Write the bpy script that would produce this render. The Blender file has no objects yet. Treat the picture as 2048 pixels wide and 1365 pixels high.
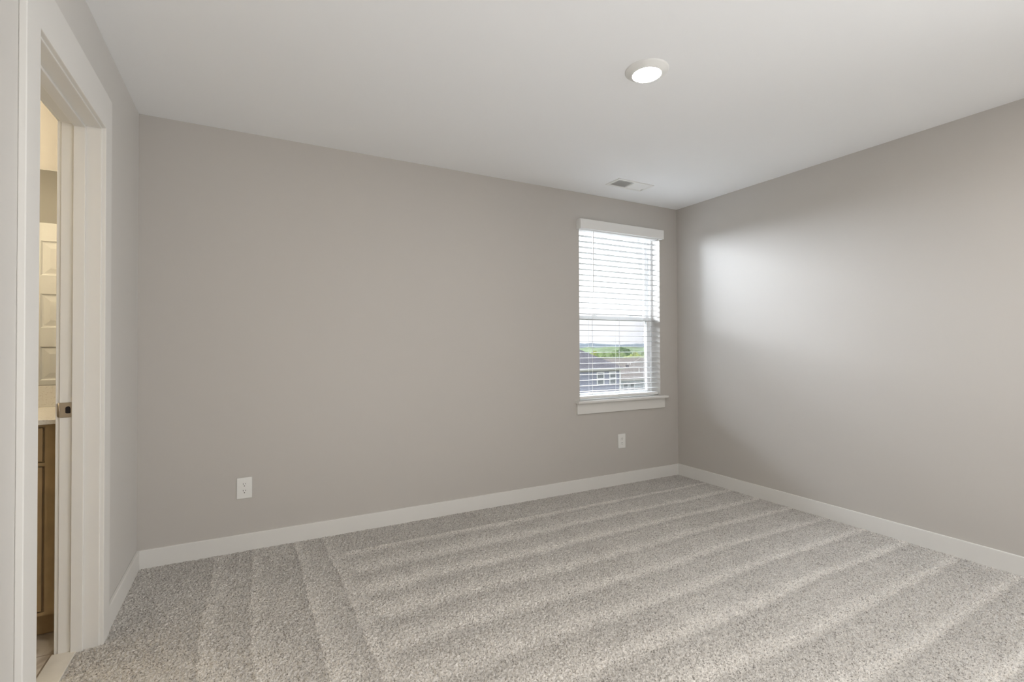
import bpy, bmesh, math, random
import numpy as np
from mathutils import Vector, Matrix, noise

random.seed(7)
S = bpy.context.scene
COL = S.collection

# ------------------------------------------------------------------ camera
F_PX, YAW, PITCH, ROLL, EYE = 978.67, 0.493366, 0.0111736, -0.0034834, 1.17775
cd = bpy.data.cameras.new('camera')
cd.sensor_width = 36.0
cd.lens = F_PX / 2048 * 36.0
cd.clip_start = 0.02
cd.clip_end = 9000
cam = bpy.data.objects.new('camera', cd)
COL.objects.link(cam)
F0 = Vector((math.sin(YAW), math.cos(YAW), 0)); R0 = Vector((math.cos(YAW), -math.sin(YAW), 0)); U0 = Vector((0, 0, 1))
Fw = F0 * math.cos(PITCH) + U0 * math.sin(PITCH)
Up = -F0 * math.sin(PITCH) + U0 * math.cos(PITCH)
Rt = R0 * math.cos(ROLL) + Up * math.sin(ROLL)
Up = -R0 * math.sin(ROLL) + Up * math.cos(ROLL)
cam.matrix_world = Matrix(((Rt.x, Up.x, -Fw.x, 0), (Rt.y, Up.y, -Fw.y, 0), (Rt.z, Up.z, -Fw.z, EYE), (0, 0, 0, 1)))
S.camera = cam

# ------------------------------------------------------------------ view
S.view_settings.view_transform = 'Standard'
S.view_settings.look = 'None'
S.view_settings.exposure = 0.09
S.view_settings.gamma = 1.0
S.view_settings.use_curve_mapping = False
try:
    S.cycles.max_bounces = 14
    S.cycles.diffuse_bounces = 8
    S.cycles.glossy_bounces = 5
    S.cycles.transparent_max_bounces = 16
    S.cycles.sample_clamp_indirect = 8
    S.cycles.use_denoising = True
    S.cycles.caustics_reflective = False
    S.cycles.caustics_refractive = False
except Exception:
    pass

# ------------------------------------------------------------------ room numbers (metres)
XL, XR, YB, YF, H = -0.525, 3.490, 3.261, -1.60, 2.44
WT = 0.12
WX0, WX1, WZ0, WZ1 = 2.380, 3.271, 0.712, 2.222        # window opening
DY0, DY1, DZ = 1.806, 2.497, 2.057                       # clear door opening
BXW, BYB, BYF = -2.20, 3.170, 1.740                      # bathroom: far side, mirror wall, wall behind the door

# ------------------------------------------------------------------ sky
W = bpy.data.worlds.new('overcast_sky')
S.world = W
W.use_nodes = True
nt = W.node_tree
bg = nt.nodes['Background']
tc = nt.nodes.new('ShaderNodeTexCoord')
sep = nt.nodes.new('ShaderNodeSeparateXYZ')
nt.links.new(tc.outputs['Generated'], sep.inputs[0])
ramp = nt.nodes.new('ShaderNodeValToRGB')
ramp.color_ramp.elements[0].position = 0.0
ramp.color_ramp.elements[0].color = (0.50, 0.50, 0.535, 1)
ramp.color_ramp.elements[1].position = 0.45
ramp.color_ramp.elements[1].color = (0.95, 0.97, 1.0, 1)
for pos, c in ((0.03, (0.52, 0.52, 0.56, 1)), (0.10, (0.68, 0.69, 0.72, 1)), (0.2, (0.86, 0.88, 0.92, 1))):
    e = ramp.color_ramp.elements.new(pos); e.color = c
nt.links.new(sep.outputs['Z'], ramp.inputs[0])
cn = nt.nodes.new('ShaderNodeTexNoise'); cn.inputs['Scale'].default_value = 2.5; cn.inputs['Detail'].default_value = 4
nt.links.new(tc.outputs['Generated'], cn.inputs['Vector'])
cm = nt.nodes.new('ShaderNodeMapRange'); cm.inputs['To Min'].default_value = 0.9; cm.inputs['To Max'].default_value = 1.1
nt.links.new(cn.outputs['Fac'], cm.inputs['Value'])
mx = nt.nodes.new('ShaderNodeMix'); mx.data_type = 'RGBA'; mx.blend_type = 'MULTIPLY'; mx.inputs['Factor'].default_value = 1.0
nt.links.new(ramp.outputs['Color'], mx.inputs['A']); nt.links.new(cm.outputs['Result'], mx.inputs['B'])
nt.links.new(mx.outputs['Result'], bg.inputs['Color'])
bg.inputs['Strength'].default_value = 3.1

# ------------------------------------------------------------------ large lights
def area(name, loc, target, sx, sy, power, color=(1, 1, 1), spread=math.pi, portal=False, shape='RECTANGLE'):
    l = bpy.data.lights.new(name, 'AREA')
    l.shape = shape; l.size = sx; l.size_y = sy; l.energy = power; l.color = color; l.spread = spread
    o = bpy.data.objects.new(name, l); COL.objects.link(o)
    o.location = loc
    o.rotation_euler = (Vector(target) - Vector(loc)).to_track_quat('-Z', 'Z').to_euler()
    if portal:
        l.cycles.is_portal = True
    return o

area('window_portal', ((WX0 + WX1) / 2, YB + 0.19, 1.45), ((WX0 + WX1) / 2, YB - 1, 1.45), WX1 - WX0, 1.46, 1, portal=True)
# added area lamps outside the window, over and above the sky itself
# boost for the overcast daylight that comes in through the blind
area('sky_boost', (2.7, YB + 2.6, 2.95), (2.83, YB, 1.45), 4.0, 2.0, 1100, (0.90, 0.97, 1.08))
area('horizon_boost', (1.6, YB + 3.4, 2.80), (1.6, YB, 2.3), 9.0, 1.1, 900, (0.92, 0.97, 1.06))
# added fill lamps behind the camera, unseen: right wall, rear wall, upwards
area('side_fill', (XR - 0.02, -0.45, 1.30), (0, 0.3, 1.2), 1.6, 1.3, 36, (0.99, 0.99, 0.985), spread=2.1)
area('rear_fill', (2.3, YF + 0.02, 1.45), (2.3, 3, 1.3), 2.0, 1.4, 5, (1.0, 0.99, 0.975))
area('upward_fill', (0.95, -0.35, 0.4), (0.75, 0.7, H), 0.9, 0.9, 17, (0.97, 0.985, 1.01))
# added downlights behind the camera, unseen, for extra fill
for lx, ly in ((0.45, 0.1), (2.6, 0.1)):
    area('downlight_fill', (lx, ly, H - 0.03), (lx, ly, 0), 0.13, 0.13, 10, (1.0, 0.93, 0.84), shape='DISK')
# bar light over the bathroom mirror
for lx in (-1.22, -1.45, -1.68):
    pl_ = bpy.data.lights.new('vanity_bulb', 'POINT'); pl_.energy = 9.0; pl_.color = (1.0, 0.83, 0.57); pl_.shadow_soft_size = 0.05
    po_ = bpy.data.objects.new('vanity_bulb', pl_); COL.objects.link(po_); po_.location = (lx, BYB - 0.19, 2.13)

area('bathroom_fill', (-1.5, 2.25, H - 0.02), (-1.5, 2.25, 0), 0.3, 0.3, 2, (1.0, 0.83, 0.57))  # added fill lamp, unseen, to lighten the bathroom floor

# ------------------------------------------------------------------ materials
def mat(name, color, rough=0.6, spec=0.3, metal=0.0, var=0.0, vscale=8.0, bump=0.0, bscale=200.0, coat=0.0):
    m = bpy.data.materials.new(name); m.use_nodes = True
    n = m.node_tree; b = n.nodes['Principled BSDF']
    b.inputs['Base Color'].default_value = (*color, 1)
    b.inputs['Roughness'].default_value = rough
    b.inputs['Metallic'].default_value = metal
    b.inputs['Specular IOR Level'].default_value = spec
    if coat: b.inputs['Coat Weight'].default_value = coat
    if var or bump:
        t = n.nodes.new('ShaderNodeTexCoord')
    if var:
        z = n.nodes.new('ShaderNodeTexNoise'); z.inputs['Scale'].default_value = vscale; z.inputs['Detail'].default_value = 5
        n.links.new(t.outputs['Object'], z.inputs['Vector'])
        r = n.nodes.new('ShaderNodeValToRGB')
        r.color_ramp.elements[0].position = 0.3; r.color_ramp.elements[1].position = 0.7
        r.color_ramp.elements[0].color = (*[c * (1 - var) for c in color], 1)
        r.color_ramp.elements[1].color = (*[min(1, c * (1 + var)) for c in color], 1)
        n.links.new(z.outputs['Fac'], r.inputs[0]); n.links.new(r.outputs[0], b.inputs['Base Color'])
    if bump:
        z2 = n.nodes.new('ShaderNodeTexNoise'); z2.inputs['Scale'].default_value = bscale; z2.inputs['Detail'].default_value = 3
        n.links.new(t.outputs['Object'], z2.inputs['Vector'])
        bp = n.nodes.new('ShaderNodeBump'); bp.inputs['Strength'].default_value = bump; bp.inputs['Distance'].default_value = 0.002
        n.links.new(z2.outputs['Fac'], bp.inputs['Height']); n.links.new(bp.outputs[0], b.inputs['Normal'])
    return m

def emis(name, color, strength):
    m = bpy.data.materials.new(name); m.use_nodes = True
    b = m.node_tree.nodes['Principled BSDF']
    b.inputs['Base Color'].default_value = (0.9, 0.9, 0.88, 1)
    b.inputs['Emission Color'].default_value = (*color, 1); b.inputs['Emission Strength'].default_value = strength
    return m

def see_through(name, tint, gloss, ior=1.45):
    """thin sheet: transparent with a fresnel reflection"""
    m = bpy.data.materials.new(name); m.use_nodes = True
    n = m.node_tree; n.nodes.remove(n.nodes['Principled BSDF'])
    out = n.nodes['Material Output']
    t = n.nodes.new('ShaderNodeBsdfTransparent'); t.inputs[0].default_value = (*tint, 1)
    g = n.nodes.new('ShaderNodeBsdfGlossy'); g.inputs['Roughness'].default_value = 0.02
    fr = n.nodes.new('ShaderNodeFresnel'); fr.inputs['IOR'].default_value = ior
    ml = n.nodes.new('ShaderNodeMath'); ml.operation = 'MULTIPLY'; ml.inputs[1].default_value = gloss
    mixn = n.nodes.new('ShaderNodeMixShader')
    n.links.new(fr.outputs[0], ml.inputs[0]); n.links.new(ml.outputs[0], mixn.inputs[0])
    n.links.new(t.outputs[0], mixn.inputs[1]); n.links.new(g.outputs[0], mixn.inputs[2]); n.links.new(mixn.outputs[0], out.inputs[0])
    return m

def screen_mat():
    m = bpy.data.materials.new('insect_mesh'); m.use_nodes = True
    n = m.node_tree; b = n.nodes['Principled BSDF']; out = n.nodes['Material Output']
    b.inputs['Base Color'].default_value = (0.12, 0.12, 0.13, 1); b.inputs['Roughness'].default_value = 0.9
    t = n.nodes.new('ShaderNodeBsdfTransparent')
    mixn = n.nodes.new('ShaderNodeMixShader'); mixn.inputs[0].default_value = 0.18
    n.links.new(t.outputs[0], mixn.inputs[1]); n.links.new(b.outputs[0], mixn.inputs[2]); n.links.new(mixn.outputs[0], out.inputs[0])
    return m

def stripes_mat(name, color, dark, period, axis='Z', rough=0.7):
    """lap siding: thin dark joint every period"""
    m = bpy.data.materials.new(name); m.use_nodes = True
    n = m.node_tree; b = n.nodes['Principled BSDF']; b.inputs['Roughness'].default_value = rough; b.inputs['Specular IOR Level'].default_value = 0.2
    t = n.nodes.new('ShaderNodeTexCoord'); s = n.nodes.new('ShaderNodeSeparateXYZ'); n.links.new(t.outputs['Object'], s.inputs[0])
    d = n.nodes.new('ShaderNodeMath'); d.operation = 'DIVIDE'; d.inputs[1].default_value = period; n.links.new(s.outputs[axis], d.inputs[0])
    fr = n.nodes.new('ShaderNodeMath'); fr.operation = 'FRACT'; n.links.new(d.outputs[0], fr.inputs[0])
    r = n.nodes.new('ShaderNodeValToRGB'); r.color_ramp.elements[0].position = 0.0; r.color_ramp.elements[0].color = (*dark, 1)
    r.color_ramp.elements[1].position = 0.14; r.color_ramp.elements[1].color = (*color, 1)
    n.links.new(fr.outputs[0], r.inputs[0]); n.links.new(r.outputs[0], b.inputs['Base Color'])
    return m

def tile_mat():
    m = bpy.data.materials.new('marble_tile'); m.use_nodes = True
    n = m.node_tree; b = n.nodes['Principled BSDF']; b.inputs['Roughness'].default_value = 0.35
    t = n.nodes.new('ShaderNodeTexCoord')
    mp = n.nodes.new('ShaderNodeMapping'); mp.inputs['Location'].default_value = (0.669, -2.52, 0)
    n.links.new(t.outputs['Object'], mp.inputs['Vector'])
    br = n.nodes.new('ShaderNodeTexBrick'); br.offset = 0.5
    br.inputs['Scale'].default_value = 1.0; br.inputs['Mortar Size'].default_value = 0.003
    br.inputs['Brick Width'].default_value = 0.6; br.inputs['Row Height'].default_value = 0.3
    br.inputs['Mortar'].default_value = (0.30, 0.25, 0.19, 1)
    n.links.new(mp.outputs[0], br.inputs['Vector'])
    wv = n.nodes.new('ShaderNodeTexNoise'); wv.inputs['Scale'].default_value = 5; wv.inputs['Detail'].default_value = 8; wv.inputs['Distortion'].default_value = 1.5
    n.links.new(t.outputs['Object'], wv.inputs['Vector'])
    r = n.nodes.new('ShaderNodeValToRGB')
    r.color_ramp.elements[0].position = 0.40; r.color_ramp.elements[0].color = (0.42, 0.36, 0.29, 1)
    r.color_ramp.elements[1].position = 0.55; r.color_ramp.elements[1].color = (0.68, 0.63, 0.56, 1)
    n.links.new(wv.outputs['Fac'], r.inputs[0])
    n.links.new(r.outputs[0], br.inputs['Color1']); n.links.new(r.outputs[0], br.inputs['Color2'])
    n.links.new(br.outputs['Color'], b.inputs['Base Color'])
    return m

def granite_mat():
    m = bpy.data.materials.new('speckled_stone'); m.use_nodes = True
    n = m.node_tree; b = n.nodes['Principled BSDF']; b.inputs['Roughness'].default_value = 0.25
    t = n.nodes.new('ShaderNodeTexCoord')
    z = n.nodes.new('ShaderNodeTexNoise'); z.inputs['Scale'].default_value = 140; z.inputs['Detail'].default_value = 6
    n.links.new(t.outputs['Object'], z.inputs['Vector'])
    r = n.nodes.new('ShaderNodeValToRGB')
    r.color_ramp.elements[0].position = 0.36; r.color_ramp.elements[0].color = (0.62, 0.59, 0.54, 1)
    r.color_ramp.elements[1].position = 0.46; r.color_ramp.elements[1].color = (0.72, 0.70, 0.66, 1)
    n.links.new(z.outputs['Fac'], r.inputs[0]); n.links.new(r.outputs[0], b.inputs['Base Color'])
    return m

def carpet_mat():
    m = bpy.data.materials.new('tweed_carpet_pile'); m.use_nodes = True
    n = m.node_tree; b = n.nodes['Principled BSDF']
    b.inputs['Roughness'].default_value = 0.95; b.inputs['Specular IOR Level'].default_value = 0.05
    t = n.nodes.new('ShaderNodeTexCoord')
    v = n.nodes.new('ShaderNodeTexVoronoi'); v.inputs['Scale'].default_value = 240
    n.links.new(t.outputs['Object'], v.inputs['Vector'])
    sp = n.nodes.new('ShaderNodeSeparateColor'); n.links.new(v.outputs['Color'], sp.inputs[0])
    r = n.nodes.new('ShaderNodeValToRGB'); r.color_ramp.interpolation = 'LINEAR'
    el = r.color_ramp.elements
    el[0].position = 0.0; el[0].color = (0.30, 0.28, 0.26, 1)
    el[1].position = 1.0; el[1].color = (0.82, 0.79, 0.75, 1)
    for p_, c_ in ((0.20, (0.58, 0.555, 0.525, 1)), (0.6, (0.70, 0.674, 0.64, 1))):
        e = el.new(p_); e.color = c_
    n.links.new(sp.outputs[0], r.inputs[0])
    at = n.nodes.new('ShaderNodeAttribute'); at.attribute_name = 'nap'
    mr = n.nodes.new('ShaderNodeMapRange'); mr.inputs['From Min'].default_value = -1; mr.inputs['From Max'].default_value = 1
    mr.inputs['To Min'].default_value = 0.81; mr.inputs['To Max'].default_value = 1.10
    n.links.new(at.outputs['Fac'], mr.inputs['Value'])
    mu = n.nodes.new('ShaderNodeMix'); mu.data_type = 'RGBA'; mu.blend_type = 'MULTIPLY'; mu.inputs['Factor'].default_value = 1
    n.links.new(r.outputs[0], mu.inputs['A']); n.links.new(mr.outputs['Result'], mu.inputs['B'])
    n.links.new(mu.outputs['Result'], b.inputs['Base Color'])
    return m

M = dict(
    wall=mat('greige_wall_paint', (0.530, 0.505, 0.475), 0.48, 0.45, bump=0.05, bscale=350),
    wall_sheen=mat('sheen_lightened_wall_paint', (0.63, 0.615, 0.59), 0.48, 0.45, bump=0.05, bscale=350),  # wall paint lightened for the left wall; grazing sheen put into base colour
    ceil=mat('white_ceiling_paint', (0.88, 0.89, 0.90), 0.9, 0.1),
    trim=mat('white_semigloss_trim', (0.74, 0.73, 0.705), 0.55, 0.2),
    vinyl=mat('white_vinyl', (0.85, 0.85, 0.85), 0.4, 0.4),
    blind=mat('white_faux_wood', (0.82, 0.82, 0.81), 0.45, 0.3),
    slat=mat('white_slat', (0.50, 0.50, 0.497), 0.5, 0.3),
    cord=mat('white_cord', (0.75, 0.75, 0.75), 0.8, 0.2),
    plastic=mat('white_plastic', (0.80, 0.80, 0.78), 0.35, 0.45),
    black=mat('dark_slot', (0.015, 0.012, 0.012), 0.7, 0.2),
    duct=mat('galvanised_duct', (0.8, 0.8, 0.8), 0.8, 0.2),
    nickel=mat('satin_nickel', (0.52, 0.46, 0.38), 0.38, 0.5, metal=0.9),
    wood=mat('brown_cabinet', (0.36, 0.26, 0.14), 0.45, 0.3, var=0.12, vscale=14),
    sub=mat('subfloor', (0.4, 0.33, 0.25), 0.9),
    lens=emis('lit_lens', (1.0, 0.95, 0.87), 62.0),
    glass=see_through('window_glass', (0.97, 0.98, 0.975), 0.8),
    screen=screen_mat(),
    tile=tile_mat(), granite=granite_mat(), carpet=carpet_mat(),
    marble=mat('white_marble', (0.72, 0.69, 0.63), 0.3, 0.4, var=0.08, vscale=10),
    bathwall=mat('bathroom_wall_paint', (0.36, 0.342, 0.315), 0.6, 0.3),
    siding1=stripes_mat('blue_grey_siding', (0.24, 0.255, 0.33), (0.145, 0.155, 0.21), 0.18),
    siding2=stripes_mat('pale_blue_siding', (0.40, 0.44, 0.47), (0.28, 0.31, 0.33), 0.18),
    siding3=stripes_mat('tan_siding', (0.45, 0.42, 0.36), (0.3, 0.28, 0.24), 0.18),
    roof1=mat('charcoal_shingles', (0.135, 0.13, 0.155), 0.9, 0.1, var=0.2, vscale=3),
    roof2=mat('taupe_shingles', (0.25, 0.225, 0.215), 0.9, 0.1, var=0.15, vscale=3),
    roofcap=mat('light_ridge_cap', (0.42, 0.39, 0.37), 0.9, 0.1),
    housetrim=mat('white_house_trim', (0.72, 0.73, 0.75), 0.6, 0.2),
    fascia=mat('grey_fascia', (0.42, 0.42, 0.40), 0.6, 0.2),
    housepane=mat('dark_house_pane', (0.16, 0.18, 0.20), 0.15, 0.5),
    pipe=mat('white_vent_pipe', (0.8, 0.8, 0.8), 0.6),
    grass=mat('lawn', (0.23, 0.24, 0.17), 0.95, 0.05, var=0.3, vscale=0.3),
    leaf_y=mat('spring_leaves', (0.35, 0.41, 0.13), 0.9, 0.1, var=0.35, vscale=0.9),
    leaf_g=mat('green_leaves', (0.20, 0.275, 0.115), 0.9, 0.1, var=0.35, vscale=0.9),
    leaf_d=mat('dark_leaves', (0.10, 0.17, 0.075), 0.9, 0.1, var=0.35, vscale=0.9),
    bark=mat('bark', (0.12, 0.09, 0.07), 0.9, 0.1),
    hill_g=mat('wooded_hill_green', (0.25, 0.33, 0.20), 0.95, 0.05, var=0.3, vscale=0.05),
    hill_haze=mat('wooded_hill_haze_tint', (0.20, 0.245, 0.29), 0.95, 0.05, var=0.15, vscale=0.02),  # distance haze is put into this base colour
)
mm = bpy.data.materials.new('mirror_silver'); mm.use_nodes = True
_b = mm.node_tree.nodes['Principled BSDF']
_b.inputs['Base Color'].default_value = (0.88, 0.89, 0.87, 1); _b.inputs['Metallic'].default_value = 1; _b.inputs['Roughness'].default_value = 0.0
M['mirror'] = mm

# ------------------------------------------------------------------ mesh helpers
def bx(bm, x0, x1, y0, y1, z0, z1, bev=0.0, seg=2):
    r = bmesh.ops.create_cube(bm, size=1.0)
    vs = r['verts']
    for v in vs:
        v.co = Vector((x0 + (v.co.x + .5) * (x1 - x0), y0 + (v.co.y + .5) * (y1 - y0), z0 + (v.co.z + .5) * (z1 - z0)))
    if bev:
        es = list({e for v in vs for e in v.link_edges})
        bmesh.ops.bevel(bm, geom=es, offset=bev, segments=seg, profile=0.5, affect='EDGES')
    return bm

def boxes(*lst, bev=0.0):
    bm = bmesh.new()
    for b in lst: bx(bm, *b, bev=bev)
    return bm

def cyl(bm, p0, p1, r0, r1=None, n=16, caps=True):
    p0 = Vector(p0); p1 = Vector(p1); r1 = r0 if r1 is None else r1
    d = (p1 - p0)
    mt = Matrix.Translation((p0 + p1) / 2) @ d.to_track_quat('Z', 'Y').to_matrix().to_4x4()
    bmesh.ops.create_cone(bm, cap_ends=caps, segments=n, radius1=r0, radius2=r1, depth=d.length, matrix=mt)
    return bm

def lathe(prof, n=48):
    """prof: (r, z) list"""
    bm = bmesh.new(); rings = []
    for r, z in prof:
        if r < 1e-6:
            rings.append([bm.verts.new((0, 0, z))])
        else:
            rings.append([bm.verts.new((r * math.cos(2 * math.pi * k / n), r * math.sin(2 * math.pi * k / n), z)) for k in range(n)])
    for a, b in zip(rings, rings[1:]):
        for k in range(n):
            k2 = (k + 1) % n
            f = [a[k % len(a)], a[k2 % len(a)], b[k2 % len(b)], b[k % len(b)]]
            g = []
            for v in f:
                if v not in g: g.append(v)
            if len(g) > 2: bm.faces.new(g)
    bmesh.ops.recalc_face_normals(bm, faces=bm.faces)
    return bm

def prism_xz(bm, pts, y0, y1):
    """extrude an outline in XZ from y0 to y1"""
    a = [bm.verts.new((x, y0, z)) for x, z in pts]; b = [bm.verts.new((x, y1, z)) for x, z in pts]
    bm.faces.new(a); bm.faces.new(b[::-1])
    for i in range(len(pts)):
        j = (i + 1) % len(pts)
        bm.faces.new((a[j], a[i], b[i], b[j]))
    bmesh.ops.recalc_face_normals(bm, faces=bm.faces)
    return bm

def obj(name, bm, m, parent=None, smooth=False, origin=None):
    me = bpy.data.meshes.new(name)
    if origin is not None:
        bmesh.ops.translate(bm, verts=bm.verts, vec=-Vector(origin))
    bm.to_mesh(me); bm.free()
    me.materials.append(m)
    if smooth:
        for p in me.polygons: p.use_smooth = True
    o = bpy.data.objects.new(name, me); COL.objects.link(o)
    if parent is not None: o.parent = parent
    elif origin is not None: o.location = origin
    return o

def tag(o, label, cat, group=None, kind=None):
    o['label'] = label; o['category'] = cat
    if group: o['group'] = group
    if kind: o['kind'] = kind
    return o

def thing(name, label, cat, loc=(0, 0, 0), group=None):
    o = bpy.data.objects.new(name, None); COL.objects.link(o); o.location = loc; o.empty_display_size = 0.1
    return tag(o, label, cat, group)

def struct(name, bm, m, **k):
    o = obj(name, bm, m, **k); o['kind'] = 'structure'; return o

def struct_root(name, loc=(0, 0, 0)):
    o = bpy.data.objects.new(name, None); COL.objects.link(o); o.location = loc; o['kind'] = 'structure'; o.empty_display_size = 0.1
    return o

def copy_tree(o, parent=None):
    c = o.copy(); COL.objects.link(c)
    if parent is not None: c.parent = parent
    for ch in list(o.children): copy_tree(ch, c)
    return c

# ------------------------------------------------------------------ room shell
YO = YB + 0.185
struct('wall_back', boxes((XL - WT, WX0, YB, YO, -0.02, H), (WX1, XR + WT, YB, YO, -0.02, H),
                          (WX0, WX1, YB, YO, -0.02, WZ0), (WX0, WX1, YB, YO, WZ1, H)), M['wall'])
struct('wall_right', boxes((XR, XR + WT, YF, YB, -0.02, H)), M['wall'])
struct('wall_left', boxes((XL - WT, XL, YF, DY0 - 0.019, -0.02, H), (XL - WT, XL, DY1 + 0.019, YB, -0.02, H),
                          (XL - WT, XL, DY0 - 0.019, DY1 + 0.019, DZ + 0.019, H)), M['wall_sheen'])
struct('wall_front', boxes((XL - WT, XR + WT, YF - WT, YF, -0.02, H)), M['wall'])
struct('ceiling', boxes((XL, XR + WT, YF - WT, YO, H, H + 0.12)), M['ceil'])
struct('floor', boxes((XL - 0.05, XR + WT, YF - WT, YO, -0.16, -0.02)), M['sub'])
# bathroom shell
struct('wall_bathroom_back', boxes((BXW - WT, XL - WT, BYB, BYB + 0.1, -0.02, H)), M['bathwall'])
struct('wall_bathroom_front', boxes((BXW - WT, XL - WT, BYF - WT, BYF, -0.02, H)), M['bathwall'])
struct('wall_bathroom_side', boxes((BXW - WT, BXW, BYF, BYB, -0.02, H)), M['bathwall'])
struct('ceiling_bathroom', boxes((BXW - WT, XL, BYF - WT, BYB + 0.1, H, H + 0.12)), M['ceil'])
struct('floor_bathroom', boxes((BXW - WT, XL - WT, BYF - WT, BYB + 0.1, -0.06, -0.004)), M['tile'])

# baseboards
BH, BT = 0.0944, 0.014
struct('baseboard_back', boxes((XL, XR, YB - BT, YB, -0.02, BH), bev=0.003), M['trim'])
struct('baseboard_right', boxes((XR - BT, XR, YF, YB - BT, -0.02, BH), bev=0.003), M['trim'])
bm = bmesh.new()
bx(bm, XL, XL + BT, 2.597, YB - BT, -0.02, BH, 0.003); bx(bm, XL, XL + BT, YF, 1.704, -0.02, BH, 0.003)
struct('baseboard_left', bm, M['trim'])

# ------------------------------------------------------------------ door set (jamb, stop, casing, leaf)
door = struct_root('door_1', (XL, (DY0 + DY1) / 2, 0))
def dpart(name, bm, m, parent=None, smooth=False):
    if parent is None:
        bmesh.ops.translate(bm, verts=bm.verts, vec=-door.location)
        o = obj(name, bm, m, door, smooth)
    else:
        bmesh.ops.translate(bm, verts=bm.verts, vec=-door.location)
        o = obj(name, bm, m, parent, smooth)
    return o
JX0, JX1 = -0.645, -0.521
dpart('jamb', boxes((JX0, JX1, DY1, DY1 + 0.019, -0.02, DZ + 0.019), (JX0, JX1, DY0 - 0.019, DY0, -0.02, DZ + 0.019),
                    (JX0, JX1, DY0, DY1, DZ, DZ + 0.019), bev=0.002), M['trim'])
dpart('door_stop', boxes((-0.606, -0.569, DY1 - 0.011, DY1, -0.02, DZ), (-0.606, -0.569, DY0, DY0 + 0.011, -0.02, DZ),
                         (-0.606, -0.569, DY0 + 0.011, DY1 - 0.011, DZ - 0.011, DZ), bev=0.002), M['trim'])
CX0, CX1 = XL, XL + 0.017
def u_frame(x0, x1, yi0, yi1, zi, yo0, yo1, zo, zb, bev):
    """door casing: an upside down U in the YZ plane"""
    bm = bmesh.new()
    pts = [(yo0, zb), (yo0, zo), (yo1, zo), (yo1, zb), (yi1, zb), (yi1, zi), (yi0, zi), (yi0, zb)]
    a_ = [bm.verts.new((x0, y, z)) for y, z in pts]; b_ = [bm.verts.new((x1, y, z)) for y, z in pts]
    for quad in ((0, 1, 6, 7), (1, 2, 5, 6), (2, 3, 4, 5)):
        bm.faces.new([a_[i] for i in quad]); bm.faces.new([b_[i] for i in quad][::-1])
    for i in range(8):
        j = (i + 1) % 8
        bm.faces.new((a_[j], a_[i], b_[i], b_[j]))
    bmesh.ops.recalc_face_normals(bm, faces=bm.faces)
    es = [e for e in bm.edges if len(e.link_faces) == 2 and e.calc_face_angle() > 0.5]
    bmesh.ops.bevel(bm, geom=es, offset=bev, segments=2, profile=0.5, affect='EDGES')
    return bm
dpart('casing', u_frame(CX0, CX1, 1.800, 2.503, 2.063, 1.704, 2.597, 2.210, -0.02, 0.0025), M['trim'])
dpart('bathroom_casing', u_frame(XL - WT - 0.013, XL - WT, 1.800, 2.503, 2.063, 1.745, 2.597, 2.150, -0.004, 0.002), M['trim'])
# strike plate
sp = dpart('strike_plate', boxes((-0.644, -0.607, DY1 - 0.0018, DY1, 0.908, 0.966), bev=0.0015), M['nickel'])
bm = bmesh.new()                                      # curved lip of the plate
pr = []
for k in range(9):
    a = k / 8 * math.pi / 2
    pr.append((-0.644 - 0.010 * math.sin(a), DY1 - 0.0018 + 0.010 * (1 - math.cos(a))))
rows = []
for k, (x, y) in enumerate(pr):
    sh = 0.004 * (k / 8) ** 2 * 3
    rows.append([bm.verts.new((x, y, 0.909 + sh)), bm.verts.new((x, y, 0.965 - sh)),
                 bm.verts.new((x + 0.0012, y + 0.0016, 0.965 - sh)), bm.verts.new((x + 0.0012, y + 0.0016, 0.909 + sh))])
for a, b in zip(rows, rows[1:]):
    for i in range(4): bm.faces.new((a[i], a[(i + 1) % 4], b[(i + 1) % 4], b[i]))
bm.faces.new(rows[0]); bm.faces.new(rows[-1][::-1])
bmesh.ops.recalc_face_normals(bm, faces=bm.faces)
dpart('strike_lip', bm, M['nickel'], sp, True)
bm = bmesh.new()
pts = [(-0.6265, 0.926), (-0.622, 0.9235), (-0.6125, 0.9235), (-0.611, 0.926), (-0.611, 0.943), (-0.6135, 0.9495), (-0.618, 0.9515), (-0.6225, 0.950), (-0.6265, 0.946)]
prism_xz(bm, pts, DY1 - 0.0022, DY1 - 0.0005)
dpart('latch_hole', bm, M['black'], sp)
for z in (0.915, 0.9585):
    bm = cyl(bmesh.new(), (-0.620, DY1 - 0.0030, z), (-0.620, DY1 - 0.001, z), 0.0030, 0.0034, 14)
    dpart('screw', bm, M['nickel'], sp)
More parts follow.
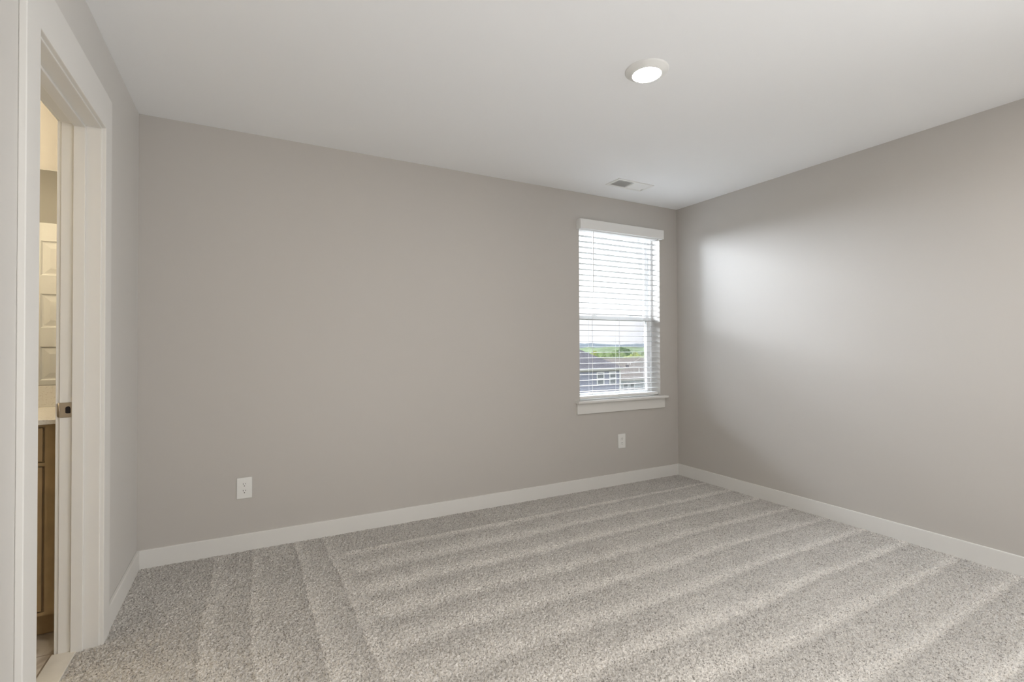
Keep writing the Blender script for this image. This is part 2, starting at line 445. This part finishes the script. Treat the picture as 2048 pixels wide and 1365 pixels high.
# leaf, swung open ninety degrees into the bathroom
LX1, LX0, LY0, LY1, LZ0, LZ1 = -0.660, -1.350, 1.816, 1.851, 0.008, 2.040
panels = [(1.916, 1.678), (1.551, 1.317), (1.187, 0.957), (0.825, 0.590), (0.458, 0.222)]
st = 0.092
bm = bmesh.new()
bx(bm, LX0, LX0 + st, LY0, LY1, LZ0, LZ1, 0.001); bx(bm, LX1 - st, LX1, LY0, LY1, LZ0, LZ1, 0.001)
zt = LZ1
for a, b in panels:
    bx(bm, LX0 + st, LX1 - st, LY0, LY1, a, zt); zt = b
bx(bm, LX0 + st, LX1 - st, LY0, LY1, LZ0, zt)
for a, b in panels:                                   # sunk moulding and raised field on both faces
    x0, x1 = LX0 + st, LX1 - st
    for ys, dy in ((LY1, -1), (LY0, 1)):
        lv = []
        for ins, dep in ((0, 0.0), (0.008, 0.009), (0.016, 0.010), (0.050, 0.003)):
            lv.append([bm.verts.new((x, ys + dy * dep, z)) for x, z in ((x0 + ins, b + ins), (x1 - ins, b + ins), (x1 - ins, a - ins), (x0 + ins, a - ins))])
        for p_, q_ in zip(lv, lv[1:]):
            for i in range(4): bm.faces.new((p_[i], p_[(i + 1) % 4], q_[(i + 1) % 4], q_[i]))
        bm.faces.new(lv[-1])
bmesh.ops.recalc_face_normals(bm, faces=bm.faces)
leaf = dpart('door_leaf', bm, M['trim'])
for sgn, yk in ((1, LY1), (-1, LY0)):
    bm = lathe([(0.0, 0.0), (0.030, 0.0), (0.030, 0.006), (0.012, 0.010), (0.011, 0.024), (0.020, 0.030), (0.027, 0.040), (0.026, 0.050), (0.016, 0.056), (0.0, 0.057)], 28)
    bmesh.ops.rotate(bm, verts=bm.verts, cent=(0, 0, 0), matrix=Matrix.Rotation(-sgn * math.pi / 2, 3, 'X'))
    bmesh.ops.translate(bm, verts=bm.verts, vec=(LX0 + 0.055, yk, 0.893))
    dpart('door_knob', bm, M['nickel'], leaf, True)
for z in (0.25, 1.02, 1.80):
    bm = cyl(bmesh.new(), (-0.652, LY0 - 0.004, z - 0.045), (-0.652, LY0 - 0.004, z + 0.045), 0.006, n=12)
    dpart('hinge', bm, M['nickel'])
struct('trim_1', boxes((-0.664, -0.588, DY0 - 0.002, DY1 + 0.002, -0.012, 0.001), bev=0.002), M['marble'])

# ------------------------------------------------------------------ window
win = struct_root('window_1', ((WX0 + WX1) / 2, YB, 0.732))
def wpart(name, bm, m, parent=None, smooth=False):
    bmesh.ops.translate(bm, verts=bm.verts, vec=-win.location)
    return obj(name, bm, m, parent or win, smooth)
wpart('stool', boxes((2.335, 3.325, 3.208, YB + 0.10, 0.712, 0.732), bev=0.005), M['trim'])
wpart('apron', boxes((2.347, 3.313, YB - 0.015, YB, 0.623, 0.712), bev=0.002), M['trim'])
FY0, FY1 = YB + 0.100, YB + 0.1835
fz0, fz1 = 0.732, WZ1
fw = 0.014
wpart('frame', boxes((WX0, WX0 + fw, FY0, FY1, fz0, fz1), (WX1 - fw, WX1, FY0, FY1, fz0, fz1),
                     (WX0 + fw, WX1 - fw, FY0, FY1, fz1 - 0.018, fz1), (WX0 + fw, WX1 - fw, FY0, FY1, fz0, fz0 + 0.018),
                     (WX0 + fw, WX0 + fw + 0.006, FY0 + 0.042, FY0 + 0.048, fz0, fz1), (WX1 - fw - 0.006, WX1 - fw, FY0 + 0.042, FY0 + 0.048, fz0, fz1)), M['vinyl'])
def sash(name, y0, y1, z0, z1, stile, bot, top):
    x0, x1 = WX0 + fw + 0.001, WX1 - fw - 0.001
    s = wpart(name, boxes((x0, x0 + stile, y0, y1, z0, z1), (x1 - stile, x1, y0, y1, z0, z1),
                          (x0 + stile, x1 - stile, y0, y1, z0, z0 + bot), (x0 + stile, x1 - stile, y0, y1, z1 - top, z1), bev=0.002), M['vinyl'])
    wpart('pane', boxes((x0 + stile - 0.003, x1 - stile + 0.003, (y0 + y1) / 2, (y0 + y1) / 2 + 0.0005, z0 + bot - 0.003, z1 - top + 0.003)), M['glass'], s)
    return s
lo = sash('lower_sash', FY0 + 0.010, FY0 + 0.040, 0.750, 1.440, 0.036, 0.028, 0.036)
up = sash('upper_sash', FY0 + 0.050, FY0 + 0.080, 1.405, 2.204, 0.026, 0.034, 0.024)
for x in (2.62, 3.03):
    bm = bmesh.new()
    bx(bm, x - 0.030, x + 0.030, FY0 + 0.012, FY0 + 0.036, 1.440, 1.448, 0.002); cyl(bm, (x, FY0 + 0.024, 1.446), (x, FY0 + 0.024, 1.458), 0.010, n=14)
    bx(bm, x - 0.006, x + 0.028, FY0 + 0.008, FY0 + 0.018, 1.450, 1.458, 0.002)
    wpart('sash_lock', bm, M['vinyl'], lo)
bm = boxes((WX0 + fw + 0.012, WX1 - fw - 0.012, FY1 - 0.002, FY1 - 0.0016, 0.755, 1.425))
sc_ = wpart('insect_screen', bm, M['screen'])

# ------------------------------------------------------------------ venetian blind
BC = 3.300
bl = thing('venetian_blind', 'white horizontal slat blind lowered over the window with slats open', 'blind', (2.8265, BC, 0.737))
def bpart(name, bm, m, parent=None, smooth=False):
    bmesh.ops.translate(bm, verts=bm.verts, vec=-bl.location)
    return obj(name, bm, m, parent or bl, smooth)
SX0, SX1 = 2.394, 3.259
va = bmesh.new()
bx(va, 2.352, 3.268, 3.200, 3.212, 2.133, 2.212, 0.003)
bx(va, 2.352, 2.362, 3.2125, YB, 2.133, 2.212, 0.002); bx(va, 3.258, 3.268, 3.2125, YB, 2.133, 2.212, 0.002)
bpart('valance', va, M['blind'])
bpart('headrail', boxes((SX0 - 0.006, SX1 + 0.004, BC - 0.028, BC + 0.028, 2.138, 2.180), bev=0.002), M['blind'])
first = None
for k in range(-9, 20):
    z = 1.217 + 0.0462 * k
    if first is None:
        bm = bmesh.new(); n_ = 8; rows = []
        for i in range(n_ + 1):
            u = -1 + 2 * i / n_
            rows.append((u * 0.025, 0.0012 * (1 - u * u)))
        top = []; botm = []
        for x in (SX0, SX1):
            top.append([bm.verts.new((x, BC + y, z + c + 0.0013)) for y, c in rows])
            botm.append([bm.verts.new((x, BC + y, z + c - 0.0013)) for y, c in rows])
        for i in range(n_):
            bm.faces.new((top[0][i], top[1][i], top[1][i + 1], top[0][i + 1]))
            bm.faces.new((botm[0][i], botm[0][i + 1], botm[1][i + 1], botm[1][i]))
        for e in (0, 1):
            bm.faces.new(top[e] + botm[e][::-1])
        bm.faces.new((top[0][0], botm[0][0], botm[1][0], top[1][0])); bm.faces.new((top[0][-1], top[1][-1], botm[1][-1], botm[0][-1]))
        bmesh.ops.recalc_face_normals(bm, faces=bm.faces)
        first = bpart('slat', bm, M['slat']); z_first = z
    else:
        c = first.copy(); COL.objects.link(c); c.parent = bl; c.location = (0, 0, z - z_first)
br = bpart('bottom_rail', boxes((SX0, SX1, BC - 0.026, BC + 0.026, 0.741, 0.765), bev=0.006), M['blind'])
for x in (2.523, 2.812, 3.134):
    bm = bmesh.new()
    for y in (BC - 0.0262, BC + 0.0262):
        cyl(bm, (x, y, 0.766), (x, y, 2.13), 0.0009, n=6)
    bpart('ladder_cord', bm, M['cord'])
    bm = cyl(bmesh.new(), (x + 0.017, BC - 0.0005, 0.766), (x + 0.017, BC - 0.0005, 2.13), 0.0009, n=6)
    bpart('lift_cord', bm, M['cord'])
    bm = cyl(bmesh.new(), (x, BC - 0.018, 0.7385), (x, BC - 0.018, 0.742), 0.006, 0.007, n=12)
    bpart('cord_plug', bm, M['plastic'], br)
bm = cyl(bmesh.new(), (2.508, 3.240, 1.640), (2.508, 3.240, 2.135), 0.0036, n=8)
cyl(bm, (2.508, 3.240, 1.630), (2.508, 3.240, 1.645), 0.0048, 0.0040, n=8)
bpart('tilt_wand', bm, M['plastic'], smooth=False)

# ------------------------------------------------------------------ wall outlets
def outlet(label):
    t = thing('wall_outlet', label, 'outlet', (0, 0, 0), 'duplex outlets on the back wall')
    bm = bmesh.new(); bx(bm, -0.040, 0.040, -0.006, 0, -0.061, 0.061, 0.004, 3)
    obj('cover_plate', bm, M['plastic'], t)
    for dz in (0.0195, -0.0195):
        pts = []
        for k in range(28):
            a = 2 * math.pi * k / 28
            pts.append((0.0172 * math.cos(a), dz + max(-0.0143, min(0.0143, 0.0172 * math.sin(a)))))
        rc = obj('receptacle', prism_xz(bmesh.new(), pts, -0.0078, -0.005), M['plastic'], t)
        sl = bmesh.new()
        bx(sl, -0.0075, -0.0052, -0.0082, -0.007, dz + 0.001, dz + 0.0095); bx(sl, 0.0052, 0.0075, -0.0082, -0.007, dz + 0.0022, dz + 0.009)
        cyl(sl, (0, -0.0082, dz - 0.0068), (0, -0.007, dz - 0.0068), 0.0028, n=12)
        obj('socket_slots', sl, M['black'], rc)
    obj('screw', cyl(bmesh.new(), (0, -0.0072, 0), (0, -0.005, 0), 0.0028, n=12), M['plastic'], t)
    return t
o1 = outlet('white wall outlet low on the bare wall towards the doorway')
o1.location = (-0.021, YB, 0.3585)
o2 = copy_tree(o1); o2.location = (2.8165, YB, 0.3635)
o2['label'] = 'white wall outlet directly under the window sill'

# ------------------------------------------------------------------ ceiling light and vent
cl = thing('recessed_light', 'round white disk light glowing in the ceiling', 'ceiling light', (1.602, 1.667, H))
obj('trim_ring', lathe([(0.097, 0.0), (0.097, -0.003), (0.092, -0.007), (0.070, -0.019), (0.066, -0.022), (0.064, -0.021), (0.064, -0.012)], 64), M['plastic'], cl, True)
obj('lens', lathe([(0.0, -0.0225), (0.04, -0.022), (0.064, -0.0195), (0.064, -0.012), (0.0, -0.012)], 64), M['lens'], cl, True)

vt = thing('air_vent', 'white rectangular air register in the ceiling by the window', 'vent', (2.622, 2.920, H))
VX, VY = 0.1785, 0.079
bm = bmesh.new()
fr_ = 0.024
for b in ((-VX, VX, -VY, -VY + fr_), (-VX, VX, VY - fr_, VY), (-VX, -VX + fr_, -VY + fr_, VY - fr_), (VX - fr_, VX, -VY + fr_, VY - fr_), (-0.007, 0.007, -VY + fr_, VY - fr_)):
    bx(bm, b[0], b[1], b[2], b[3], -0.007, 0.0, 0.002)
obj('register_frame', bm, M['plastic'], vt)
obj('duct_backing', boxes((-VX + fr_, VX - fr_, -VY + fr_, VY - fr_, -0.001, -0.0004)), M['duct'], vt)
for side in (-1, 1):
    for k in range(11):
        xc = side * (0.014 + (k + 0.3) * 0.0128)
        bm = boxes((-0.0058, 0.0058, -VY + fr_, VY - fr_, -0.0004, 0.0004))
        bmesh.ops.rotate(bm, verts=bm.verts, cent=(0, 0, 0), matrix=Matrix.Rotation(side * math.radians(22), 3, 'Y'))
        bmesh.ops.translate(bm, verts=bm.verts, vec=(xc, 0, -0.0045))
        obj('louver', bm, M['plastic'], vt)
bm = boxes((0.148, 0.156, 0.02, 0.045, -0.012, -0.004), bev=0.002)
obj('damper_lever', bm, M['plastic'], vt)

# ------------------------------------------------------------------ bathroom furniture
mr = tag(obj('wall_mirror', boxes((-2.12, -0.662, BYB - 0.006, BYB, 0.998, 2.047), bev=0.001), M['mirror']), 'large frameless mirror above the bathroom counter, reflecting the panelled door', 'mirror')
ct = thing('vanity_countertop', 'pale stone countertop on the brown bathroom vanity', 'countertop', (-1.4, 2.9, 0.872))
def rel(bm, root): bmesh.ops.translate(bm, verts=bm.verts, vec=-root.location); return bm
obj('counter_slab', rel(boxes((-2.19, -0.648, 2.600, BYB - 0.002, 0.872, 0.892), bev=0.003), ct), M['granite'], ct)
obj('backsplash', rel(boxes((-2.19, -0.648, BYB - 0.020, BYB - 0.001, 0.8925, 0.996), bev=0.002), ct), M['granite'], ct)
vc = thing('vanity_cabinet', 'brown bathroom vanity cabinet under the stone counter', 'cabinet', (-1.4, 2.9, 0))
obj('cabinet_body', rel(boxes((-2.19, -0.652, 2.645, BYB - 0.004, 0.105, 0.871), (-2.19, -0.652, 2.705, BYB - 0.004, 0.0, 0.105)), vc), M['wood'], vc)
bm = bmesh.new()                                       # face frame
for a, b in ((-2.19, -2.12), (-1.45, -1.39), (-0.722, -0.652)): bx(bm, a, b, 2.630, 2.645, 0.105, 0.871)
for a, b in ((-2.12, -1.45), (-1.39, -0.722)):
    for z0, z1 in ((0.105, 0.118), (0.703, 0.716), (0.860, 0.871)): bx(bm, a, b, 2.630, 2.645, z0, z1)
obj('face_frame', rel(bm, vc), M['wood'], vc)
for a, b in ((-2.112, -1.458), (-1.382, -0.730)):
    obj('drawer_front', rel(boxes((a, b, 2.632, 2.645, 0.720, 0.856), bev=0.003), vc), M['wood'], vc)
    bm = bmesh.new()
    for q in ((a, a + 0.055, 0.122, 0.699), (b - 0.055, b, 0.122, 0.699), (a + 0.055, b - 0.055, 0.122, 0.177), (a + 0.055, b - 0.055, 0.644, 0.699)):
        bx(bm, q[0], q[1], 2.630, 2.645, q[2], q[3], 0.002)
    bx(bm, a + 0.055, b - 0.055, 2.638, 2.645, 0.177, 0.644)
    d_ = obj('cabinet_door', rel(bm, vc), M['wood'], vc)

# ------------------------------------------------------------------ carpet
def value_noise(x, y, cell, seed):
    rng = np.random.RandomState(seed)
    g = rng.rand(256, 256)
    xi = np.floor(x / cell).astype(int); yi = np.floor(y / cell).astype(int)
    fx = x / cell - xi; fy = y / cell - yi
    fx = fx * fx * (3 - 2 * fx); fy = fy * fy * (3 - 2 * fy)
    a = g[xi % 256, yi % 256]; b = g[(xi + 1) % 256, yi % 256]; c = g[xi % 256, (yi + 1) % 256]; d = g[(xi + 1) % 256, (yi + 1) % 256]
    return (a * (1 - fx) + b * fx) * (1 - fy) + (c * (1 - fx) + d * fx) * fy

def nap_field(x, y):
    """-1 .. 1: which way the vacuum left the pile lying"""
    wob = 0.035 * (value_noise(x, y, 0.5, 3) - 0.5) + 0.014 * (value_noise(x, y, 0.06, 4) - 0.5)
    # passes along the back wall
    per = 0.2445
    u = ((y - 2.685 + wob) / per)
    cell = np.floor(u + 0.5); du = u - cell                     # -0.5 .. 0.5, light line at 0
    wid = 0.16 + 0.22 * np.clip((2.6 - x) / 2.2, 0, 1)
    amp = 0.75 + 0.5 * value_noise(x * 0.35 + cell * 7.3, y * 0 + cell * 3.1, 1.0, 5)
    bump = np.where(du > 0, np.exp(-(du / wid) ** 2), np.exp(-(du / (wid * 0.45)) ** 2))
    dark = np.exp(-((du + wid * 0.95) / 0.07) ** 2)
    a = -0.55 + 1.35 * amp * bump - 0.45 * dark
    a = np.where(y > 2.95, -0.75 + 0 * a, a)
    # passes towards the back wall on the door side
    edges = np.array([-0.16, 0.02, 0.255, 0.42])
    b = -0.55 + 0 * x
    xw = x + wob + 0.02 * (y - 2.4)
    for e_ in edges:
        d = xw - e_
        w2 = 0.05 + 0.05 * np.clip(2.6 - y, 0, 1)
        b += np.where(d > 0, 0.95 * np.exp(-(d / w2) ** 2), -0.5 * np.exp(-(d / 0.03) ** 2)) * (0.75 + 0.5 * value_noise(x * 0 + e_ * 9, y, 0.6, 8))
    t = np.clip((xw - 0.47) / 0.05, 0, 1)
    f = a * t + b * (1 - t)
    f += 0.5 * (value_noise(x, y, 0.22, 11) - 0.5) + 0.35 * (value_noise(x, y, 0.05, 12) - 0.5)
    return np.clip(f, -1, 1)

def grid_mesh(name, x0, x1, y0, y1, step, fine=True, seed=1):
    nx = int(round((x1 - x0) / step)) + 1; ny = int(round((y1 - y0) / step)) + 1
    X, Y = np.meshgrid(np.linspace(x0, x1, nx), np.linspace(y0, y1, ny), indexing='ij')
    rng = np.random.RandomState(seed)
    nap = nap_field(X, Y)
    if fine:
        j = 0.42 * step
        Xj = X + rng.uniform(-j, j, X.shape); Yj = Y + rng.uniform(-j, j, X.shape)
        Z = rng.rand(*X.shape) ** 1.9
        Z = -0.0140 * Z - 0.0012 * (1 - nap)
        Xj[0] = x0; Xj[-1] = x1; Yj[:, 0] = y0; Yj[:, -1] = y1
        X, Y = Xj, Yj
    else:
        Z = -0.004 + 0 * X
    co = np.stack([X, Y, Z], -1).reshape(-1, 3)
    i = np.arange(nx * ny).reshape(nx, ny)
    q = np.stack([i[:-1, :-1], i[1:, :-1], i[1:, 1:], i[:-1, 1:]], -1).reshape(-1, 4)
    return co, q, nap.reshape(-1)

parts = [grid_mesh('a', XL, XR, 0.40, YB, 0.0040, True, 1),
         grid_mesh('b', -0.588, XL, DY0, DY1, 0.0040, True, 2),
         grid_mesh('c', XL, XR, YF, 0.40, 0.05, False, 3)]
cos, qs, naps, off = [], [], [], 0
for co, q, nap in parts:
    cos.append(co); qs.append(q + off); naps.append(nap); off += len(co)
co = np.concatenate(cos); q = np.concatenate(qs); nap = np.concatenate(naps)
me = bpy.data.meshes.new('carpet')
me.vertices.add(len(co)); me.vertices.foreach_set('co', co.astype(np.float32).ravel())
me.loops.add(q.size); me.loops.foreach_set('vertex_index', q.astype(np.int32).ravel())
me.polygons.add(len(q)); me.polygons.foreach_set('loop_start', np.arange(0, q.size, 4, dtype=np.int32))
me.update(calc_edges=True)
me.polygons.foreach_set('use_smooth', np.ones(len(q), dtype=bool))
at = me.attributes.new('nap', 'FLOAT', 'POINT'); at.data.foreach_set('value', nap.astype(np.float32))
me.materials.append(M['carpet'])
me.validate()
cp = bpy.data.objects.new('carpet', me); COL.objects.link(cp)
tag(cp, 'grey beige tweed wall-to-wall carpet with vacuum stripes', 'carpet', kind='stuff')

# ------------------------------------------------------------------ outside: ground, houses, trees, hills
def ground_z(x, y):
    d = math.hypot(x * 0.6, y)
    t = min(1, max(0, (d - 20) / 90))
    return -3.3 - 6.0 * t * t * (3 - 2 * t)
bm = bmesh.new()
NX, NY = 60, 60
vg = [[None] * (NY + 1) for _ in range(NX + 1)]
for i in range(NX + 1):
    for j in range(NY + 1):
        x = -200 + 800 * i / NX; y = 3.47 + 640 * (j / NY) ** 1.6
        vg[i][j] = bm.verts.new((x, y, ground_z(x, y)))
for i in range(NX):
    for j in range(NY):
        bm.faces.new((vg[i][j], vg[i + 1][j], vg[i + 1][j + 1], vg[i][j + 1]))
struct('ground', bm, M['grass'], smooth=True)

def hip_roof(bm, x0, x1, y0, y1, ze, pitch, th=0.12):
    w = min(x1 - x0, y1 - y0) / 2; zr = ze + w * pitch
    if x1 - x0 >= y1 - y0: r = [(x0 + w, (y0 + y1) / 2), (x1 - w, (y0 + y1) / 2)]
    else: r = [((x0 + x1) / 2, y0 + w), ((x0 + x1) / 2, y1 - w)]
    e = [bm.verts.new(p + (ze,)) for p in ((x0, y0), (x1, y0), (x1, y1), (x0, y1))]
    b = [bm.verts.new(p + (ze - th,)) for p in ((x0, y0), (x1, y0), (x1, y1), (x0, y1))]
    k = [bm.verts.new(p + (zr,)) for p in r]
    if x1 - x0 >= y1 - y0:
        fs = [(e[0], e[1], k[1], k[0]), (e[1], e[2], k[1]), (e[2], e[3], k[0], k[1]), (e[3], e[0], k[0])]
    else:
        fs = [(e[0], e[1], k[0]), (e[1], e[2], k[1], k[0]), (e[2], e[3], k[1]), (e[3], e[0], k[0], k[1])]
    for f in fs: bm.faces.new(f)
    for i in range(4): bm.faces.new((e[(i + 1) % 4], e[i], b[i], b[(i + 1) % 4]))
    bm.faces.new(b[::-1])
    bmesh.ops.recalc_face_normals(bm, faces=bm.faces)
    return [Vector(v.co) for v in e], [Vector(v.co) for v in k]

def house_window(root, x0, x1, yf, z0, z1):
    fr = 0.12
    bm = boxes((x0, x0 + fr, yf - 0.06, yf, z0, z1), (x1 - fr, x1, yf - 0.06, yf, z0, z1), (x0 + fr, x1 - fr, yf - 0.06, yf, z0, z0 + fr),
               (x0 + fr, x1 - fr, yf - 0.06, yf, z1 - fr, z1), (x0 + fr, x1 - fr, yf - 0.06, yf, (z0 + z1) / 2 - 0.05, (z0 + z1) / 2 + 0.05))
    w = obj('window', rel(bm, root), M['housetrim'], root)
    obj('pane', rel(boxes((x0 + fr, x1 - fr, yf - 0.03, yf - 0.01, z0 + fr, z1 - fr)), root), M['housepane'], w)

# near blue-grey house
h1 = thing('house', 'blue grey sided house with charcoal hip roof, nearest outside the window', 'house', (28, 45, -4.6))
obj('wall', rel(boxes((21.0, 34.74, 40.35, 52.0, -5.2, -1.15)), h1), M['siding1'], h1)
bm = bmesh.new(); hip_roof(bm, 20.5, 34.95, 39.95, 52.4, -1.10, 0.576, 0.02); obj('roof', rel(bm, h1), M['roof1'], h1)
obj('fascia', rel(boxes((20.5, 34.95, 39.92, 40.0, -1.32, -1.10), (34.88, 34.98, 40.0, 52.4, -1.32, -1.10), (20.5, 34.9, 40.0, 40.36, -1.30, -1.26)), h1), M['fascia'], h1)
obj('frieze_board', rel(boxes((21.0, 34.57, 40.30, 40.36, -1.45, -1.26)), h1), M['fascia'], h1)
obj('corner_board', rel(boxes((34.58, 34.77, 40.28, 40.45, -5.2, -1.26)), h1), M['housetrim'], h1)
for a, b in ((31.58, 32.56), (33.22, 34.15), (26.2, 27.2), (24.6, 25.6)):
    house_window(h1, a, b, 40.35, -2.87, -1.50)

# pale house behind, low taupe roof
h2 = thing('house', 'pale blue grey house with taupe roof behind the nearest house', 'house', (52, 66, -8))
P2 = 0.493
obj('wall', rel(boxes((26.0, 76.5, 60.4, 72, -9.5, -4.2)), h2), M['siding2'], h2)
bm = bmesh.new(); hip_roof(bm, 25.0, 77.3, 59.7, 72.7, -4.15, P2); obj('roof', rel(bm, h2), M['roof2'], h2)
obj('fascia', rel(boxes((25.0, 77.3, 59.62, 59.7, -4.35, -4.12)), h2), M['fascia'], h2)
for a, b in ((52.55, 53.6), (53.9, 54.95), (46, 47.1), (64, 65.1)):
    house_window(h2, a, b, 60.4, -6.3, -4.75)
for x, y, hh in ((56.99, 64.21, 0.35), (57.45, 64.19, 0.35), (57.10, 61.67, 0.65)):
    z = -4.15 + (y - 59.7) * P2
    obj('vent_pipe', rel(cyl(bmesh.new(), (x, y, z - 0.1), (x, y, z + hh), 0.10, n=10), h2), M['pipe'], h2)
zr_ = -4.15 + (63.5 - 59.7) * P2
obj('roof_vent', rel(boxes((55.9, 56.4, 63.3, 63.6, zr_ - 0.1, zr_ + 0.3), bev=0.05), h2), M['roof1'], h2)
bm = bmesh.new()
pa, pb = Vector((61.40, 66.0, 0)), Vector((58.8, 64.72, 0))
for p_ in (pa, pb): p_.z = -4.15 + (p_.y - 59.7) * P2 + 0.02
cyl(bm, pa, pb, 0.14, n=6)
obj('ridge_flashing', rel(bm, h2), M['roofcap'], h2)

# trees
def blob(bm, c, r, seed, rough=0.35, sq=1.0):
    res = bmesh.ops.create_icosphere(bm, subdivisions=4, radius=1.0)
    for v in res['verts']:
        d = v.co.normalized()
        k = r * (1 + rough * noise.noise(d * 2.2 + Vector((seed, seed * 1.7, 0))) + 0.5 * rough * noise.noise(d * 6 + Vector((0, seed, seed))) + 0.45 * rough * noise.noise(d * 17 + Vector((seed, 0, seed))))
        v.co = Vector(c) + Vector((d.x * k, d.y * k, d.z * k * sq))
def tree_proto(name, label, m, height, rad, kind, seed, group):
    t = thing(name, label, 'tree', (0, 0, 0), group)
    obj('trunk', cyl(bmesh.new(), (0, 0, -0.5), (0, 0, height * 0.6), rad * 0.09, rad * 0.05, n=8), M['bark'], t)
    bm = bmesh.new(); rnd = random.Random(seed)
    if kind == 'round':
        blob(bm, (0, 0, height - rad * 0.95), rad, seed)
        for k in range(7):
            a = k / 7 * 2 * math.pi + rnd.random(); rr = rad * rnd.uniform(.4, .62)
            blob(bm, (math.cos(a) * rad * .6, math.sin(a) * rad * .6, height - rad * rnd.uniform(.7, 1.5)), rr, seed + k + 1)
    else:
        for k in range(6):
            f = k / 5
            blob(bm, (rnd.uniform(-.1, .1), rnd.uniform(-.1, .1), height * (0.25 + 0.68 * f)), rad * (1.05 - 0.85 * f), seed + k, 0.4, 0.9)
    obj('crown', bm, m, t)
    return t
G = 'leafy trees behind the far roofs'
LAB = ['yellow green leafy tree in the row behind the far roofs', 'mid green leafy tree in the row behind the far roofs']
py_ = tree_proto('leafy_tree', LAB[0], M['leaf_y'], 7.7, 3.6, 'round', 3, 'yellow green trees behind the far roofs')
pg_ = tree_proto('leafy_tree', LAB[1], M['leaf_g'], 8.0, 3.4, 'round', 11, 'mid green trees behind the far roofs')
rr_ = random.Random(5); used = {0: False, 1: False}
spots = []
k = 0
for y, xa, n_ in ((104, 76, 6), (113, 80, 6), (123, 92, 5)):
    for i_ in range(n_):
        spots.append((xa + 7.9 * i_, y + rr_.uniform(-.3, .3), k)); k += 1
for x, y, k in spots:
    w = 1 if k in (1, 4, 8, 10, 13, 15) else 0
    p_ = (py_, pg_)[w]
    o = p_ if not used[w] else copy_tree(p_)
    used[w] = True
    o.location = (x, y, ground_z(x, y)); s_ = rr_.uniform(0.86, 1.1); o.scale = (0.85, 0.85, s_); o.rotation_euler.z = rr_.uniform(0, 6)
ct_ = tree_proto('dark_tree', 'dark green tree rising above the row of leafy trees', M['leaf_d'], 9.6, 3.3, 'round', 21, None)
ct_.location = (116.2, 133.5, ground_z(116.2, 133.5))

# hills
def hill(name, label, m, yc, depth, x0, x1, ztop, zbase, amp, cell, seed, tree_amp):
    bm = bmesh.new(); nx = 700; prof = [(-1, 0), (-.6, .45), (-.3, .85), (0, 1), (.5, .6), (1, 0)]
    rows = []
    for i in range(nx + 1):
        x = x0 + (x1 - x0) * i / nx
        hgt = ztop(x) + amp * noise.noise(Vector((x / cell, seed, 0))) * 1.2
        row = []
        for u, f in prof:
            tz = tree_amp * noise.noise(Vector((x / (cell * 0.05), u * 9 + seed, 3))) if 0 < f else 0
            row.append(bm.verts.new((x, yc + u * depth, zbase + (hgt - zbase) * f + tz)))
        rows.append(row)
    for a, b in zip(rows, rows[1:]):
        for k in range(len(prof) - 1): bm.faces.new((a[k], b[k], b[k + 1], a[k + 1]))
    return tag(obj(name, bm, m), label, 'hill')
hill('wooded_hill', 'green wooded hillside beyond the trees and roofs', M['hill_g'], 430, 150, -300, 1100, lambda x: -1.0 + 0.012 * (x - 380), -10, 3.0, 90, 1.3, 3.0)
hill('horizon_ridge', 'haze tinted blue grey wooded ridge on the far horizon', M['hill_haze'], 1500, 500, -1200, 4000, lambda x: 9 + 0.012 * (x - 1350), -40, 7, 200, 4.1, 7.0)
